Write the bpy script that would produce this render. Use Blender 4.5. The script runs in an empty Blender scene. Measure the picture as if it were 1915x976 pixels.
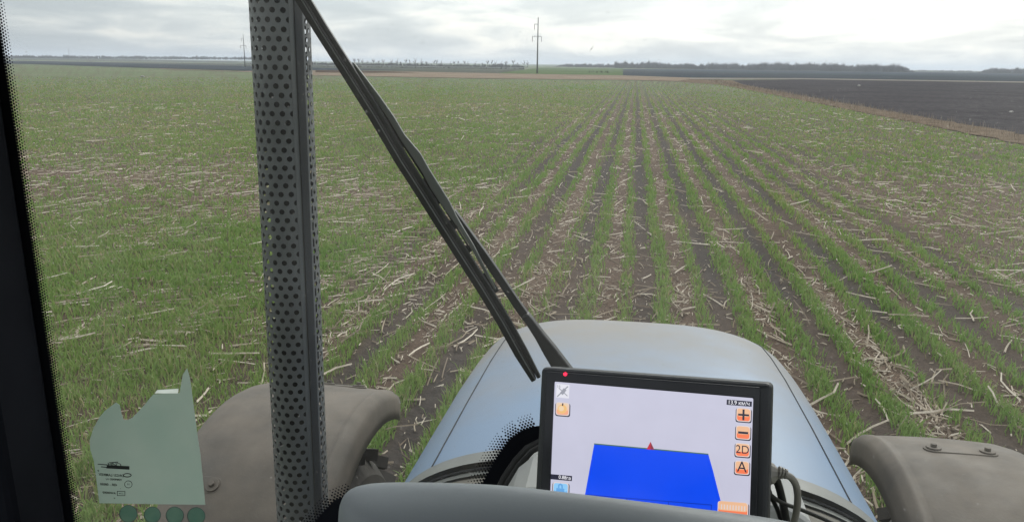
import bpy, bmesh, math, random
import numpy as np
from mathutils import Vector, Matrix, Euler
random.seed(7); rng = np.random.default_rng(11)
scene = bpy.context.scene; col = scene.collection
R_ = math.radians
# ---------------------------------------------------------------- camera, sky, sun, exposure
cam_d = bpy.data.cameras.new('camera'); cam = bpy.data.objects.new('camera', cam_d); col.objects.link(cam)
FPX = 1502.0; EYE = np.array([-.04, 0, 2.8])
cam_d.sensor_width = 36; cam_d.lens = FPX / 1915 * 36; cam_d.clip_start = .05; cam_d.clip_end = 20000
CR = (Matrix.Rotation(R_(8.4), 3, 'Z') @ Matrix.Rotation(R_(90 - 13.73), 3, 'X') @ Matrix.Rotation(R_(.75), 3, 'Z'))
cam.matrix_world = Matrix.Translation(EYE) @ CR.to_4x4()
scene.camera = cam
RN = np.array(CR)
SUN_EL, SUN_AZ = 38.0, 22.0            # azimuth clockwise from +Y
w = bpy.data.worlds.new('World'); scene.world = w; w.use_nodes = True
nt = w.node_tree; N = nt.nodes; L = nt.links
bg = N['Background']; bg.inputs['Strength'].default_value = .1
sky = N.new('ShaderNodeTexSky'); sky.sky_type = 'NISHITA'; sky.sun_disc = False
sky.sun_elevation = R_(SUN_EL); sky.sun_rotation = R_(SUN_AZ); sky.air_density = 1; sky.dust_density = 3
def wmath(op, a, b=None, c=None, clamp=False):
    n = N.new('ShaderNodeMath'); n.operation = op; n.use_clamp = clamp
    for i, v in enumerate((a, b, c)):
        if v is None: continue
        if isinstance(v, (int, float)): n.inputs[i].default_value = v
        else: L.new(v, n.inputs[i])
    return n.outputs[0]
def wramp(v, pts):
    n = N.new('ShaderNodeValToRGB'); L.new(v, n.inputs[0]); e = n.color_ramp.elements
    while len(e) < len(pts): e.new(.5)
    for k, (p, c) in enumerate(pts): e[k].position = p; e[k].color = (*c, 1)
    return n.outputs[0]
tc = N.new('ShaderNodeTexCoord'); sp = N.new('ShaderNodeSeparateXYZ'); L.new(tc.outputs['Generated'], sp.inputs[0])
zc = wmath('MAXIMUM', sp.outputs[2], 0.0)
den = wmath('ADD', zc, .13)
cx = wmath('DIVIDE', sp.outputs[0], den); cy = wmath('DIVIDE', sp.outputs[1], den)
cv = N.new('ShaderNodeCombineXYZ'); L.new(cx, cv.inputs[0]); L.new(wmath('MULTIPLY', cy, .8), cv.inputs[1])
def wnoise(scale, detail, rough, off):
    a = N.new('ShaderNodeVectorMath'); a.operation = 'ADD'; L.new(cv.outputs[0], a.inputs[0]); a.inputs[1].default_value = off
    n = N.new('ShaderNodeTexNoise'); L.new(a.outputs[0], n.inputs['Vector'])
    n.inputs['Scale'].default_value = scale; n.inputs['Detail'].default_value = detail; n.inputs['Roughness'].default_value = rough
    n.inputs['Distortion'].default_value = .5
    return n.outputs[0]
n1 = wnoise(1.15, 7, .58, (3.1, 1.7, 0)); n2 = wnoise(.45, 3, .5, (9.3, 4.2, 0))
cl = wmath('ADD', wmath('MULTIPLY', n1, .7), wmath('MULTIPLY', n2, .3))
ccol = wramp(cl, [(.38, (.58, .63, .68)), (.46, (.69, .73, .77)), (.50, (.80, .83, .85)), (.54, (.93, .93, .92)), (.60, (1.10, 1.07, 1.02))])
# brighter air around the veiled sun, darker away from it
dotn = N.new('ShaderNodeVectorMath'); dotn.operation = 'DOT_PRODUCT'; L.new(tc.outputs['Generated'], dotn.inputs[0])
dotn.inputs[1].default_value = (math.sin(R_(SUN_AZ)) * .95, math.cos(R_(SUN_AZ)) * .95, .3)
side = N.new('ShaderNodeMapRange'); L.new(dotn.outputs['Value'], side.inputs[0])
side.inputs[1].default_value = .45; side.inputs[2].default_value = 1.0; side.inputs[3].default_value = .80; side.inputs[4].default_value = 1.16
# overcast sky: the zenith is brighter than the horizon
zen = wmath('ADD', wmath('MULTIPLY', zc, 1.5), 1.0)
amp = wmath('MULTIPLY', wmath('MULTIPLY', side.outputs[0], zen), 6.1)
vs = N.new('ShaderNodeVectorMath'); vs.operation = 'SCALE'; L.new(ccol, vs.inputs[0]); L.new(amp, vs.inputs['Scale'])
mx = N.new('ShaderNodeMix'); mx.data_type = 'RGBA'; mx.inputs[0].default_value = .88
L.new(sky.outputs[0], mx.inputs[6]); L.new(vs.outputs[0], mx.inputs[7]); L.new(mx.outputs[2], bg.inputs['Color'])
sd = bpy.data.lights.new('sun', 'SUN'); sd.energy = 1.0; sd.angle = R_(18); sd.color = (1, .96, .9)
so = bpy.data.objects.new('sun', sd); col.objects.link(so)
sdir = Vector((math.sin(R_(SUN_AZ)) * math.cos(R_(SUN_EL)), math.cos(R_(SUN_AZ)) * math.cos(R_(SUN_EL)), math.sin(R_(SUN_EL))))
so.rotation_euler = sdir.to_track_quat('Z', 'Y').to_euler(); so.location = (0, 0, 50)
vs_ = scene.view_settings; vs_.view_transform = 'Standard'; vs_.look = 'None'; vs_.exposure = 0.86; vs_.gamma = 1; vs_.use_curve_mapping = False
scene.cycles.max_bounces = 6; scene.cycles.transparent_max_bounces = 12
scene.cycles.volume_bounces = 0; scene.cycles.caustics_reflective = False; scene.cycles.caustics_refractive = False

# ---------------------------------------------------------------- helpers
def ray(px, py): return RN @ np.array([(px - 957.5) / FPX, -(py - 488) / FPX, -1.0])
def atz(px, py, z=0.): d = ray(px, py); return EYE + d * ((z - EYE[2]) / d[2])
def aty(px, py, y): d = ray(px, py); return EYE + d * ((y - EYE[1]) / d[1])
def atd(px, py, dist): return EYE + ray(px, py) * dist

def tag(o, label=None, cat=None, group=None, kind=None):
    for k, v in (('label', label), ('category', cat), ('group', group), ('kind', kind)):
        if v: o[k] = v
    return o
def empty(name, loc=(0, 0, 0), rot=(0, 0, 0)):
    o = bpy.data.objects.new(name, None); o.location = loc; o.rotation_euler = rot; col.objects.link(o); o.empty_display_size = .2
    return o
class MB:
    def __init__(s): s.v = []; s.f = []
    def add(s, vs, fs):
        b = len(s.v); s.v += [tuple(float(c) for c in p) for p in vs]; s.f += [tuple(i + b for i in f) for f in fs]; return s
    def box(s, lo, hi, M=None):
        x0, y0, z0 = lo; x1, y1, z1 = hi
        vs = [Vector(p) for p in ((x0,y0,z0),(x1,y0,z0),(x1,y1,z0),(x0,y1,z0),(x0,y0,z1),(x1,y0,z1),(x1,y1,z1),(x0,y1,z1))]
        if M is not None: vs = [M @ p for p in vs]
        return s.add(vs, [(0,3,2,1),(4,5,6,7),(0,1,5,4),(1,2,6,5),(2,3,7,6),(3,0,4,7)])
    def tube(s, path, rad, n=8, cap=True):
        P = [Vector(p) for p in path]
        if not hasattr(rad, '__len__'): rad = [rad] * len(P)
        vs = []; ref = None
        for i, p in enumerate(P):
            t = (P[min(i + 1, len(P) - 1)] - P[max(i - 1, 0)]).normalized()
            if ref is None: ref = Vector((0, 0, 1)) if abs(t.z) < .9 else Vector((1, 0, 0))
            a = t.cross(ref).normalized(); b = t.cross(a).normalized(); ref = b.cross(t) if False else ref
            for k in range(n):
                an = 2 * math.pi * k / n; vs.append(p + (a * math.cos(an) + b * math.sin(an)) * rad[i])
        fs = [(i*n+k, i*n+(k+1)%n, (i+1)*n+(k+1)%n, (i+1)*n+k) for i in range(len(P)-1) for k in range(n)]
        if cap: fs += [tuple(range(n))[::-1], tuple((len(P)-1)*n + k for k in range(n))]
        return s.add(vs, fs)
    def grid(s, rows, close=False):
        n = len(rows[0]); vs = [p for r in rows for p in r]; m = n if close else n - 1
        return s.add(vs, [(i*n+k, i*n+(k+1)%n, (i+1)*n+(k+1)%n, (i+1)*n+k) for i in range(len(rows)-1) for k in range(m)])
    def prism(s, pts, off):
        n = len(pts); P = [Vector(p) for p in pts]; O = Vector(off)
        return s.add(P + [p + O for p in P], [tuple(range(n)), tuple(range(2*n-1, n-1, -1))] + [(i, i+n, (i+1)%n+n, (i+1)%n) for i in range(n)])
    def build(s, name, m, parent=None, smooth=False, bevel=0, bseg=2, solid=0, subsurf=0):
        me = bpy.data.meshes.new(name); me.from_pydata(s.v, [], s.f); me.update()
        o = bpy.data.objects.new(name, me); col.objects.link(o)
        if m: me.materials.append(m)
        bm = bmesh.new(); bm.from_mesh(me); bmesh.ops.recalc_face_normals(bm, faces=bm.faces[:]); bm.to_mesh(me); bm.free()
        if smooth: me.shade_smooth()
        if parent: o.parent = parent
        if solid: md = o.modifiers.new('solid', 'SOLIDIFY'); md.thickness = solid; md.offset = 0
        if bevel: md = o.modifiers.new('bevel', 'BEVEL'); md.width = bevel; md.segments = bseg; md.limit_method = 'ANGLE'; md.angle_limit = R_(40)
        if subsurf: md = o.modifiers.new('sub', 'SUBSURF'); md.levels = subsurf; md.render_levels = subsurf
        return o
def np_mesh(name, V, F, m, smooth=False):
    """F: (n,k) int array"""
    me = bpy.data.meshes.new(name); k = F.shape[1]
    me.vertices.add(len(V)); me.vertices.foreach_set('co', V.astype(np.float32).ravel())
    me.loops.add(F.size); me.loops.foreach_set('vertex_index', F.astype(np.int32).ravel())
    me.polygons.add(len(F)); me.polygons.foreach_set('loop_start', np.arange(0, F.size, k, dtype=np.int32))
    me.polygons.foreach_set('use_smooth', np.full(len(F), smooth)); me.update(calc_edges=True); me.validate()
    o = bpy.data.objects.new(name, me); col.objects.link(o); me.materials.append(m); return o
def attr(o, name, vals):
    a = o.data.attributes.new(name, 'FLOAT', 'POINT'); a.data.foreach_set('value', vals.astype(np.float32).ravel())

# --- materials
class NT:
    def __init__(s, name):
        s.m = bpy.data.materials.new(name); s.m.use_nodes = True; s.t = s.m.node_tree; s.b = s.t.nodes['Principled BSDF']; s.out = s.t.nodes['Material Output']
    def n(s, typ, **kw):
        n = s.t.nodes.new(typ)
        for k, v in kw.items(): setattr(n, k, v)
        return n
    def l(s, a, b): s.t.links.new(a, b)
    def set(s, sock, v):
        if hasattr(v, 'is_output') or hasattr(v, 'links') and not isinstance(v, (tuple, list, float)): s.l(v, sock)
        elif isinstance(v, (tuple, list)): sock.default_value = (*v, 1) if len(v) == 3 and len(sock.default_value) == 4 else v
        else: sock.default_value = v
    def noise(s, scale, detail=3, rough=.55, mp=None, coord='Object'):
        t = s.n('ShaderNodeTexCoord'); v = t.outputs[coord]
        if mp: q = s.n('ShaderNodeMapping'); q.inputs['Scale'].default_value = mp; s.l(v, q.inputs[0]); v = q.outputs[0]
        x = s.n('ShaderNodeTexNoise'); s.l(v, x.inputs['Vector']); x.inputs['Scale'].default_value = scale; x.inputs['Detail'].default_value = detail; x.inputs['Roughness'].default_value = rough
        return x.outputs[0]
    def rng(s, v, a, b, c=0., d=1.):
        x = s.n('ShaderNodeMapRange'); s.l(v, x.inputs[0])
        for i, q in enumerate((a, b, c, d)): x.inputs[i+1].default_value = q
        return x.outputs[0]
    def mix(s, f, a, b, mode='MIX'):
        x = s.n('ShaderNodeMix', data_type='RGBA', blend_type=mode); s.set(x.inputs[0], f); s.set(x.inputs[6], a); s.set(x.inputs[7], b); return x.outputs[2]
    def math(s, op, a, b, clamp=False):
        x = s.n('ShaderNodeMath', operation=op, use_clamp=clamp); s.set(x.inputs[0], a); s.set(x.inputs[1], b); return x.outputs[0]
    def at(s, name): x = s.n('ShaderNodeAttribute', attribute_name=name); return x.outputs['Fac']
    def bump(s, h, st, dist): x = s.n('ShaderNodeBump'); x.inputs['Strength'].default_value = st; x.inputs['Distance'].default_value = dist; s.l(h, x.inputs['Height']); s.l(x.outputs[0], s.b.inputs['Normal'])
def mat(name, c, rough=.6, var=.12, scale=8, bump=0, bscale=60, metal=0, spec=.5, c2=None, coord='Object'):
    q = NT(name); c2 = c2 or tuple(x * (1 - var * 2) for x in c)
    f = q.rng(q.noise(scale, 5, .6, coord=coord), .3, .7)
    q.l(q.mix(f, c, c2), q.b.inputs['Base Color'])
    q.l(q.rng(q.noise(scale * 1.7, 3), .3, .7, max(rough - .08, 0), min(rough + .08, 1)), q.b.inputs['Roughness'])
    q.b.inputs['Metallic'].default_value = metal; q.b.inputs['Specular IOR Level'].default_value = spec
    if bump: q.bump(q.noise(bscale, 4), bump, .002)
    return q.m
def emis(name, c, st=1.0):
    q = NT(name); q.b.inputs['Base Color'].default_value = (.02, .02, .02, 1); q.b.inputs['Roughness'].default_value = .25
    st *= .67; v = q.rng(q.noise(30, 2), .2, .8, st * .97, st * 1.03)
    q.b.inputs['Emission Color'].default_value = (*c, 1); q.l(v, q.b.inputs['Emission Strength']); return q.m

# --- numpy value noise
_tab = np.random.default_rng(3).random((256, 256))
def vn(x, y):
    xi = np.floor(x).astype(int); yi = np.floor(y).astype(int); fx = x - xi; fy = y - yi
    fx = fx * fx * (3 - 2 * fx); fy = fy * fy * (3 - 2 * fy)
    g = lambda a, b: _tab[a & 255, b & 255]
    return (g(xi, yi) * (1 - fx) + g(xi + 1, yi) * fx) * (1 - fy) + (g(xi, yi + 1) * (1 - fx) + g(xi + 1, yi + 1) * fx) * fy
def fbm(x, y, o=4):
    s = 0; a = .5; t = 0
    for i in range(o): s = s + a * vn(x + 17.3 * i, y - 9.1 * i); t += a; a *= .5; x = x * 2.03; y = y * 2.03
    return s / t
def sst(a, b, x): t = np.clip((x - a) / (b - a), 0, 1); return t * t * (3 - 2 * t)

# ---------------------------------------------------------------- the field: where grass, straw and bare strips lie
PITCH = .457
def field_masks(X, Y):
    Xw = X + .07 * (vn(X * .3, Y * .35) - .5) + .05 * (vn(X * 2, Y * 1.1 + 40) - .5)
    u = (Xw + .05) / PITCH; k = np.round(u); fr = np.abs(u - k) * PITCH
    rstr = .50 + .75 * _tab[(k.astype(int) * 7) & 255, 5]
    rw = .070 + .05 * _tab[(k.astype(int) * 13) & 255, 9] + .03 * (vn(X * 2.5, Y * 1.2) - .5)
    row = np.exp(-(fr / rw) ** 2.4)
    g = np.floor(u).astype(int)
    r = np.hypot(X, Y)
    big = fbm(X * .12 + 5, Y * .10, 3); mid = fbm(X * .7 + 31, Y * .45, 3)
    far_ = sst(10, 19, Y)
    side = np.maximum(sst(-1.7 - .3 * far_, -5.0, X + (vn(X * .4, Y * .3 + 7) - .5) * 1.6), .42 * sst(4.2, 6.5, X + (vn(X * .5, Y * .2) - .5) * 2))
    loose = sst(.28, .62, mid * .6 + big * .5)
    streak = fbm(X * .45 + 3 - .3 * Y, Y * 1.5 + .35 * X, 3)
    gap_fill = side * (.50 + .50 * loose * sst(.34, .56, streak)) * (1 - .2 * sst(9, 5, Y))
    cover = np.maximum(row * rstr * (.55 + .75 * sst(.25, .6, mid)), gap_fill)
    # straw covered patches
    px, py = X + 11.5, Y - 16.5
    patch = np.exp(-((px / 9.5) ** 2 + ((py - 1.0 + .25 * px) / 4.6) ** 2) ** 1.5) * (.72 + .6 * (mid > .48))
    patch2 = np.exp(-(((X - 7.5) / 3.2) ** 2 + ((Y - 18) / 7.0) ** 2) ** 1.3) * .95
    patch3 = np.exp(-(((X + 2.2) / 2.6) ** 2 + ((Y - 9.6) / 2.0) ** 2) ** 1.3) * .6
    pt = np.clip(patch + patch2 + patch3, 0, 1)
    cover = cover * (1 - .72 * pt * (.5 + fbm(X * .9, Y * .9, 2)))
    band = np.maximum(sst(.44, .58, fbm(X * .05 + 3, Y * .16 + 8, 3)) * sst(10, 20, r), .55 * sst(15, 26, r))
    cover = cover * (1 - .25 * band)
    cover = cover * (1 + .5 * np.exp(-((X - 3.9) / .75) ** 2) * sst(8, 12, Y))
    cover = np.clip(cover, 0, 1)
    cl_ = sst(.22, .62, .6 * vn(X * 3.6, Y * 3.0 + 11) + .4 * vn(X * 1.3 + 8, Y * 1.1))
    cover = cover * (1 - (.16 + .34 * side) * (1 - cl_))
    cover = np.clip(cover * (1 + .45 * np.exp(-((Y + .35 * (X + 8) - 11.0) / 2.6) ** 2) * sst(-2.5, -4.5, X)), 0, 1)
    even = (g % 2 == 0)
    gap = 1 - np.exp(-((.5 - np.abs(u - np.floor(u) - .5)) * PITCH / .10) ** 2)
    dark = np.where(even, 1.0, .15) * gap * (1 - side) * (1 - .5 * pt) * (.5 + .5 * sst(.35, .55, fbm(X * .5, Y * .25 + 9, 2)))
    straw = np.where(even, .10, .95) * gap * (1 - side * .35)
    straw = straw * (.35 + 1.6 * sst(.43, .62, fbm(X * .8 + 60, Y * .5, 3))) + side * .20 * sst(.46, .62, fbm(X * .35, Y * .6 + 20, 3)) + pt * .62 + band * .06 + .03
    return cover, dark, np.clip(straw, 0, 1.3)
def relief(X, Y, dark, cover):
    r = np.hypot(X, Y)
    return ((fbm(X * 9, Y * 9, 3) - .5) * .045 + cover * .012 - dark * .02) * (1 - sst(25, 60, r)) + (fbm(X * .3, Y * .3, 2) - .5) * .05 * (1 - sst(60, 120, r))

# ground sheet: finer near the tractor
az = np.radians(np.linspace(-62, 48, 900)); inv = np.linspace(1 / 2.4, 1 / 6000, 430)
inv = np.concatenate([inv, 1 / np.array([7000.])]); rr = 1 / inv
A, RR = np.meshgrid(az, rr); X = RR * np.sin(A); Y = RR * np.cos(A)
cov, dk, stw = field_masks(X, Y)
def hills(X, Y):   # the land rises gently far to the left
    return 7 * sst(950, 1600, Y) * sst(-150, -650, X) + 5 * sst(500, 1100, Y) * np.exp(-((X + 60) / 110.) ** 2)*0
Z = relief(X, Y, dk, cov) + hills(X, Y)
V = np.stack([X, Y, Z], -1).reshape(-1, 3); nr, nc = X.shape
idx = np.arange(nr * nc).reshape(nr, nc)
F = np.stack([idx[:-1, :-1], idx[:-1, 1:], idx[1:, 1:], idx[1:, :-1]], -1).reshape(-1, 4)
q = NT('field_soil')
n_f = q.noise(22, 6, .7); n_m = q.noise(2.2, 5, .6); n_c = q.noise(70, 3, .7)
soil = q.mix(q.rng(n_f, .3, .7), (.046, .033, .026), (.105, .072, .053))
soil = q.mix(q.math('MULTIPLY', q.at('dark'), .9, True), soil, q.mix(q.rng(n_f, .35, .7), (.030, .028, .027), (.056, .050, .047)))
lit_ = q.math('MULTIPLY', q.rng(n_c, .48, .62), q.at('straw'), True)
soil = q.mix(q.math('MULTIPLY', lit_, .6, True), soil, (.25, .18, .135))
green = q.mix(q.rng(n_m, .3, .7), (.088, .118, .058), (.108, .134, .070))
green = q.mix(q.math('MULTIPLY', q.rng(q.noise(.05, 4, .6), .4, .65), .55), green, (.135, .130, .085))
fc = q.math('MULTIPLY', q.at('green'), q.rng(n_f, .2, .6, .7, 1.15), True)
q.l(q.mix(fc, soil, green), q.b.inputs['Base Color']); q.b.inputs['Roughness'].default_value = .95; q.b.inputs['Specular IOR Level'].default_value = .1
q.bump(n_f, .9, .02)
gsheet = np_mesh('ground', V, F, q.m, True)
rad = RR
far_green = sst(7, 60, rad)
attr(gsheet, 'green', cov * (.25 + .75 * far_green) * 1.0 + .35 * far_green * sst(40, 110, rad)); attr(gsheet, 'dark', dk); attr(gsheet, 'straw', stw)
tag(gsheet, 'wheat field ground of dark soil with drilled green rows and straw', None, None, 'structure')
# land beyond the sheet's sides, lower, so that it never shows through
b = MB(); b.add([(-9000, -9000, -.35), (9000, -9000, -.35), (9000, 9000, -.35), (-9000, 9000, -.35)], [(0, 1, 2, 3)])
tag(b.build('land', mat('land', (.09, .11, .05), .95, .2, .05)), 'flat green land all around the field', None, None, 'structure')

def ground_patch(name, pix, m, z, label, sub=None):
    P = [p if len(p) == 3 else atz(p[0], p[1]) for p in pix]
    P = [(p[0], p[1], z + float(hills(np.array(p[0]), np.array(p[1])))) for p in P]
    b = MB(); n = len(P); b.add([(x, y, z_) for x, y, z_ in P] , [tuple(range(n))])
    o = b.build(name, m)
    bm = bmesh.new(); bm.from_mesh(o.data); bmesh.ops.triangulate(bm, faces=bm.faces[:])
    for f in bm.faces:
        if f.normal.z < 0: f.normal_flip()
    bm.to_mesh(o.data); bm.free()
    tag(o, label, None, None, 'structure'); return o
def soilmat(name, a, b_, s1, s2, bump=.5, mp=None):
    q = NT(name); f1 = q.noise(s1, 6, .65, mp); f2 = q.noise(s2, 4, .6, mp)
    c = q.mix(q.rng(f1, .35, .65), a, b_); c = q.mix(q.math('MULTIPLY', q.rng(f2, .45, .7), .5), c, tuple(x * .7 for x in a))
    q.l(c, q.b.inputs['Base Color']); q.b.inputs['Roughness'].default_value = .95; q.b.inputs['Specular IOR Level'].default_value = 0
    if bump: q.bump(f1, bump, .05)
    return q.m
m_plough = soilmat('ploughed_soil', (.038, .036, .040), (.088, .080, .082), 1.6, .12, 1.0)
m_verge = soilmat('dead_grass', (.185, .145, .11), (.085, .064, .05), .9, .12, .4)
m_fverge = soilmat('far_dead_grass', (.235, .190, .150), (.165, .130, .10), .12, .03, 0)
m_track = soilmat('pale_track', (.26, .235, .21), (.19, .17, .15), .4, .1, 0)
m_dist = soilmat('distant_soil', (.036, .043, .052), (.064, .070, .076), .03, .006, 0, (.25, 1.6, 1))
m_brown = soilmat('distant_brown', (.07, .05, .04), (.10, .075, .06), .05, .01, 0)
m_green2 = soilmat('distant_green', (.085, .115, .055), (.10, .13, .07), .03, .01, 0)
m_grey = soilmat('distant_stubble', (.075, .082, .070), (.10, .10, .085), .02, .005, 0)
# field edge runs along X = about 15 on the right
edge_in = [(15.6, -12), (15.4, 10), (15.2, 36), (14.9, 52), (14.8, 72), (14.2, 100), (13.6, 135), (8, 160), (0, 166)]
def E3(l): return [(a, b_, 0) for a, b_ in l]
ground_patch('verge', E3([(0, 166), (8, 160), (13.6, 135), (14.2, 100), (14.8, 72), (14.9, 52)] + [(15.1 + random.uniform(-.22, .22), y_) for y_ in range(50, -13, -1)] + [(17.4 + random.uniform(-.25, .25), y_) for y_ in range(-12, 60, 1)] + [(17.2, 64), (17.0, 90), (17.6, 140), (21, 188), (1, 205)]), m_verge, .03, 'strip of dead beige grass between wheat field and ploughed field')
ground_patch('ploughed_field', [(16.9, -12, 0), (16.9, 36, 0), (16.8, 60, 0), (16.7, 90, 0), (17.3, 140, 0), (20.5, 186, 0), tuple(atz(1500, 149.0)), tuple(atz(1915, 155.5)), (150, 185, 0), (150, -12, 0)], m_plough, .02, 'dark ploughed field right of the wheat')
ground_patch('track', [tuple(atz(1290, 146.7)), tuple(atz(1500, 147.4)), tuple(atz(1915, 153.9)), (150, 196, 0), (150, 184, 0), tuple(atz(1915, 155.6)), tuple(atz(1500, 149.1)), tuple(atz(1290, 148.9))], m_track, .09, 'thin pale dirt track along far edge of the ploughed field')
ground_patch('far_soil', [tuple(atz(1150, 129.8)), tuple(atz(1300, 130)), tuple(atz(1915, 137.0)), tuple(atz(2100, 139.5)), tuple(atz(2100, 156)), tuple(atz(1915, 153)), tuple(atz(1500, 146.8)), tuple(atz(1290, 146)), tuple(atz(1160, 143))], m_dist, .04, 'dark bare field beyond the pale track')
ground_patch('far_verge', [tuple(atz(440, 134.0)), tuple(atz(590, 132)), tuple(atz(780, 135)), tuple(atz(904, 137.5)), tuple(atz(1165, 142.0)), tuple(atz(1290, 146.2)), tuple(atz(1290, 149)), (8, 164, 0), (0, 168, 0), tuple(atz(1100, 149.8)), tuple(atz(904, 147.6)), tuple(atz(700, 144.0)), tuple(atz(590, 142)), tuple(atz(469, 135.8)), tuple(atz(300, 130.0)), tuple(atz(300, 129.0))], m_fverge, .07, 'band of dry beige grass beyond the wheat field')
ground_patch('brown_strip', [tuple(atz(590, 132.4)), tuple(atz(700, 134.2)), tuple(atz(780, 136.6)), tuple(atz(700, 137.4)), tuple(atz(590, 136.6))], m_brown, .12, 'thin brown soil strip behind the wiper blade')
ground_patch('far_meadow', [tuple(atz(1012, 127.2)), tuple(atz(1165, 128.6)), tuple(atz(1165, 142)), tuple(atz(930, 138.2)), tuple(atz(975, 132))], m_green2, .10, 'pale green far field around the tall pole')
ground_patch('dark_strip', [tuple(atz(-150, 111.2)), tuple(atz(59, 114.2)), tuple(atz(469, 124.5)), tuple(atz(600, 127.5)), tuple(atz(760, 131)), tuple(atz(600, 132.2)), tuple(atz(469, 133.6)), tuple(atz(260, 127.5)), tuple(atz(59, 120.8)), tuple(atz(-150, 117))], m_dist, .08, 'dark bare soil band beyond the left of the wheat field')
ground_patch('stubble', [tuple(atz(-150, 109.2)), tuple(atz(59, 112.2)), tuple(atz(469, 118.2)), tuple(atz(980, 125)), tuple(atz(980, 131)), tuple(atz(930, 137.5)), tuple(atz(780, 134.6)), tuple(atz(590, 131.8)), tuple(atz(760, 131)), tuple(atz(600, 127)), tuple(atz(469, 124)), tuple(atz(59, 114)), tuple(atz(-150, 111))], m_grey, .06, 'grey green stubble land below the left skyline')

# ---------------------------------------------------------------- wheat blades, straw, chips (nobody could count them)
AZ0, AZ1 = np.radians(-52), np.radians(38)
def polar(n, r0, r1, pw=0.0):
    u = rng.random(n)
    if pw == 0: r = r0 * (r1 / r0) ** u
    else: r = (r0 ** pw + u * (r1 ** pw - r0 ** pw)) ** (1 / pw)
    a = AZ0 + (AZ1 - AZ0) * rng.random(n)
    return r * np.sin(a), r * np.cos(a), r
def inside(X, Y): return (X < 14.9 - .5 * rng.random(len(X))) & (Y < 155)
def gz(X, Y, c, d): return relief(X, Y, d, c)
def under_tractor(X, Y): return (np.abs(X) < .75) & (Y < 3.2)
X, Y, r = polar(820000, 3.0, 150)
c, d, s = field_masks(X, Y)
k = inside(X, Y) & (rng.random(len(X)) < c * 1.05 * (1 - .85 * sst(45, 150, r))) & ~under_tractor(X, Y); X, Y, r, c, d = X[k], Y[k], r[k], c[k], d[k]
n = len(X); z = gz(X, Y, c, d)
hh = (.042 + .07 * rng.random(n)) * (.8 + .5 * vn(X * 1.7, Y * 1.7)); ww = (.0038 + .0028 * rng.random(n)) * np.maximum(1, r / 7.5)
ang = rng.random(n) * 2 * np.pi; la = rng.random(n) * 2 * np.pi; ln = hh * (.15 + .75 * rng.random(n))
sx, sy = np.cos(ang) * ww, np.sin(ang) * ww; lx, ly = np.cos(la) * ln, np.sin(la) * ln
P = np.zeros((n, 5, 3))
P[:, 0] = np.stack([X - sx, Y - sy, z - .012], -1); P[:, 1] = np.stack([X + sx, Y + sy, z - .012], -1)
P[:, 2] = np.stack([X + sx * .8 + lx * .35, Y + sy * .8 + ly * .35, z + hh * .62], -1); P[:, 3] = np.stack([X - sx * .8 + lx * .35, Y - sy * .8 + ly * .35, z + hh * .62], -1)
P[:, 4] = np.stack([X + lx, Y + ly, z + hh], -1)
i0 = (np.arange(n) * 5)[:, None]
F = np.concatenate([i0 + np.array([[0, 1, 2]]), i0 + np.array([[0, 2, 3]]), i0 + np.array([[3, 2, 4]])])
q = NT('wheat_leaf')
h_ = q.at('hue')
cg = q.n('ShaderNodeValToRGB'); q.l(h_, cg.inputs[0]); e = cg.color_ramp.elements
e[0].position = 0; e[0].color = (.110, .225, .046, 1); e[1].position = .66; e[1].color = (.210, .285, .090, 1)
x_ = e.new(.9); x_.color = (.29, .27, .15, 1); x_ = e.new(1.0); x_.color = (.36, .30, .17, 1)
q.l(cg.outputs[0], q.b.inputs['Base Color']); q.b.inputs['Roughness'].default_value = .55; q.b.inputs['Specular IOR Level'].default_value = .3
tr = q.n('ShaderNodeBsdfTranslucent'); q.l(cg.outputs[0], tr.inputs[0]); ms = q.n('ShaderNodeMixShader'); ms.inputs[0].default_value = .42
q.l(q.b.outputs[0], ms.inputs[1]); q.l(tr.outputs[0], ms.inputs[2]); q.l(ms.outputs[0], q.out.inputs[0])
go = np_mesh('wheat', P.reshape(-1, 3), F, q.m)
hue = np.clip(.20 * sst(14, 45, r) + .02 + .42 * fbm(X * .25, Y * .2, 3) + .75 * rng.random(n) * rng.random(n) + .18 * vn(X * 3, Y * 3), 0, 1)
attr(go, 'hue', np.repeat(hue, 5))
tag(go, 'young green wheat growing in rows across the field', 'grass', None, 'stuff')
print('blades', n)

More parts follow.
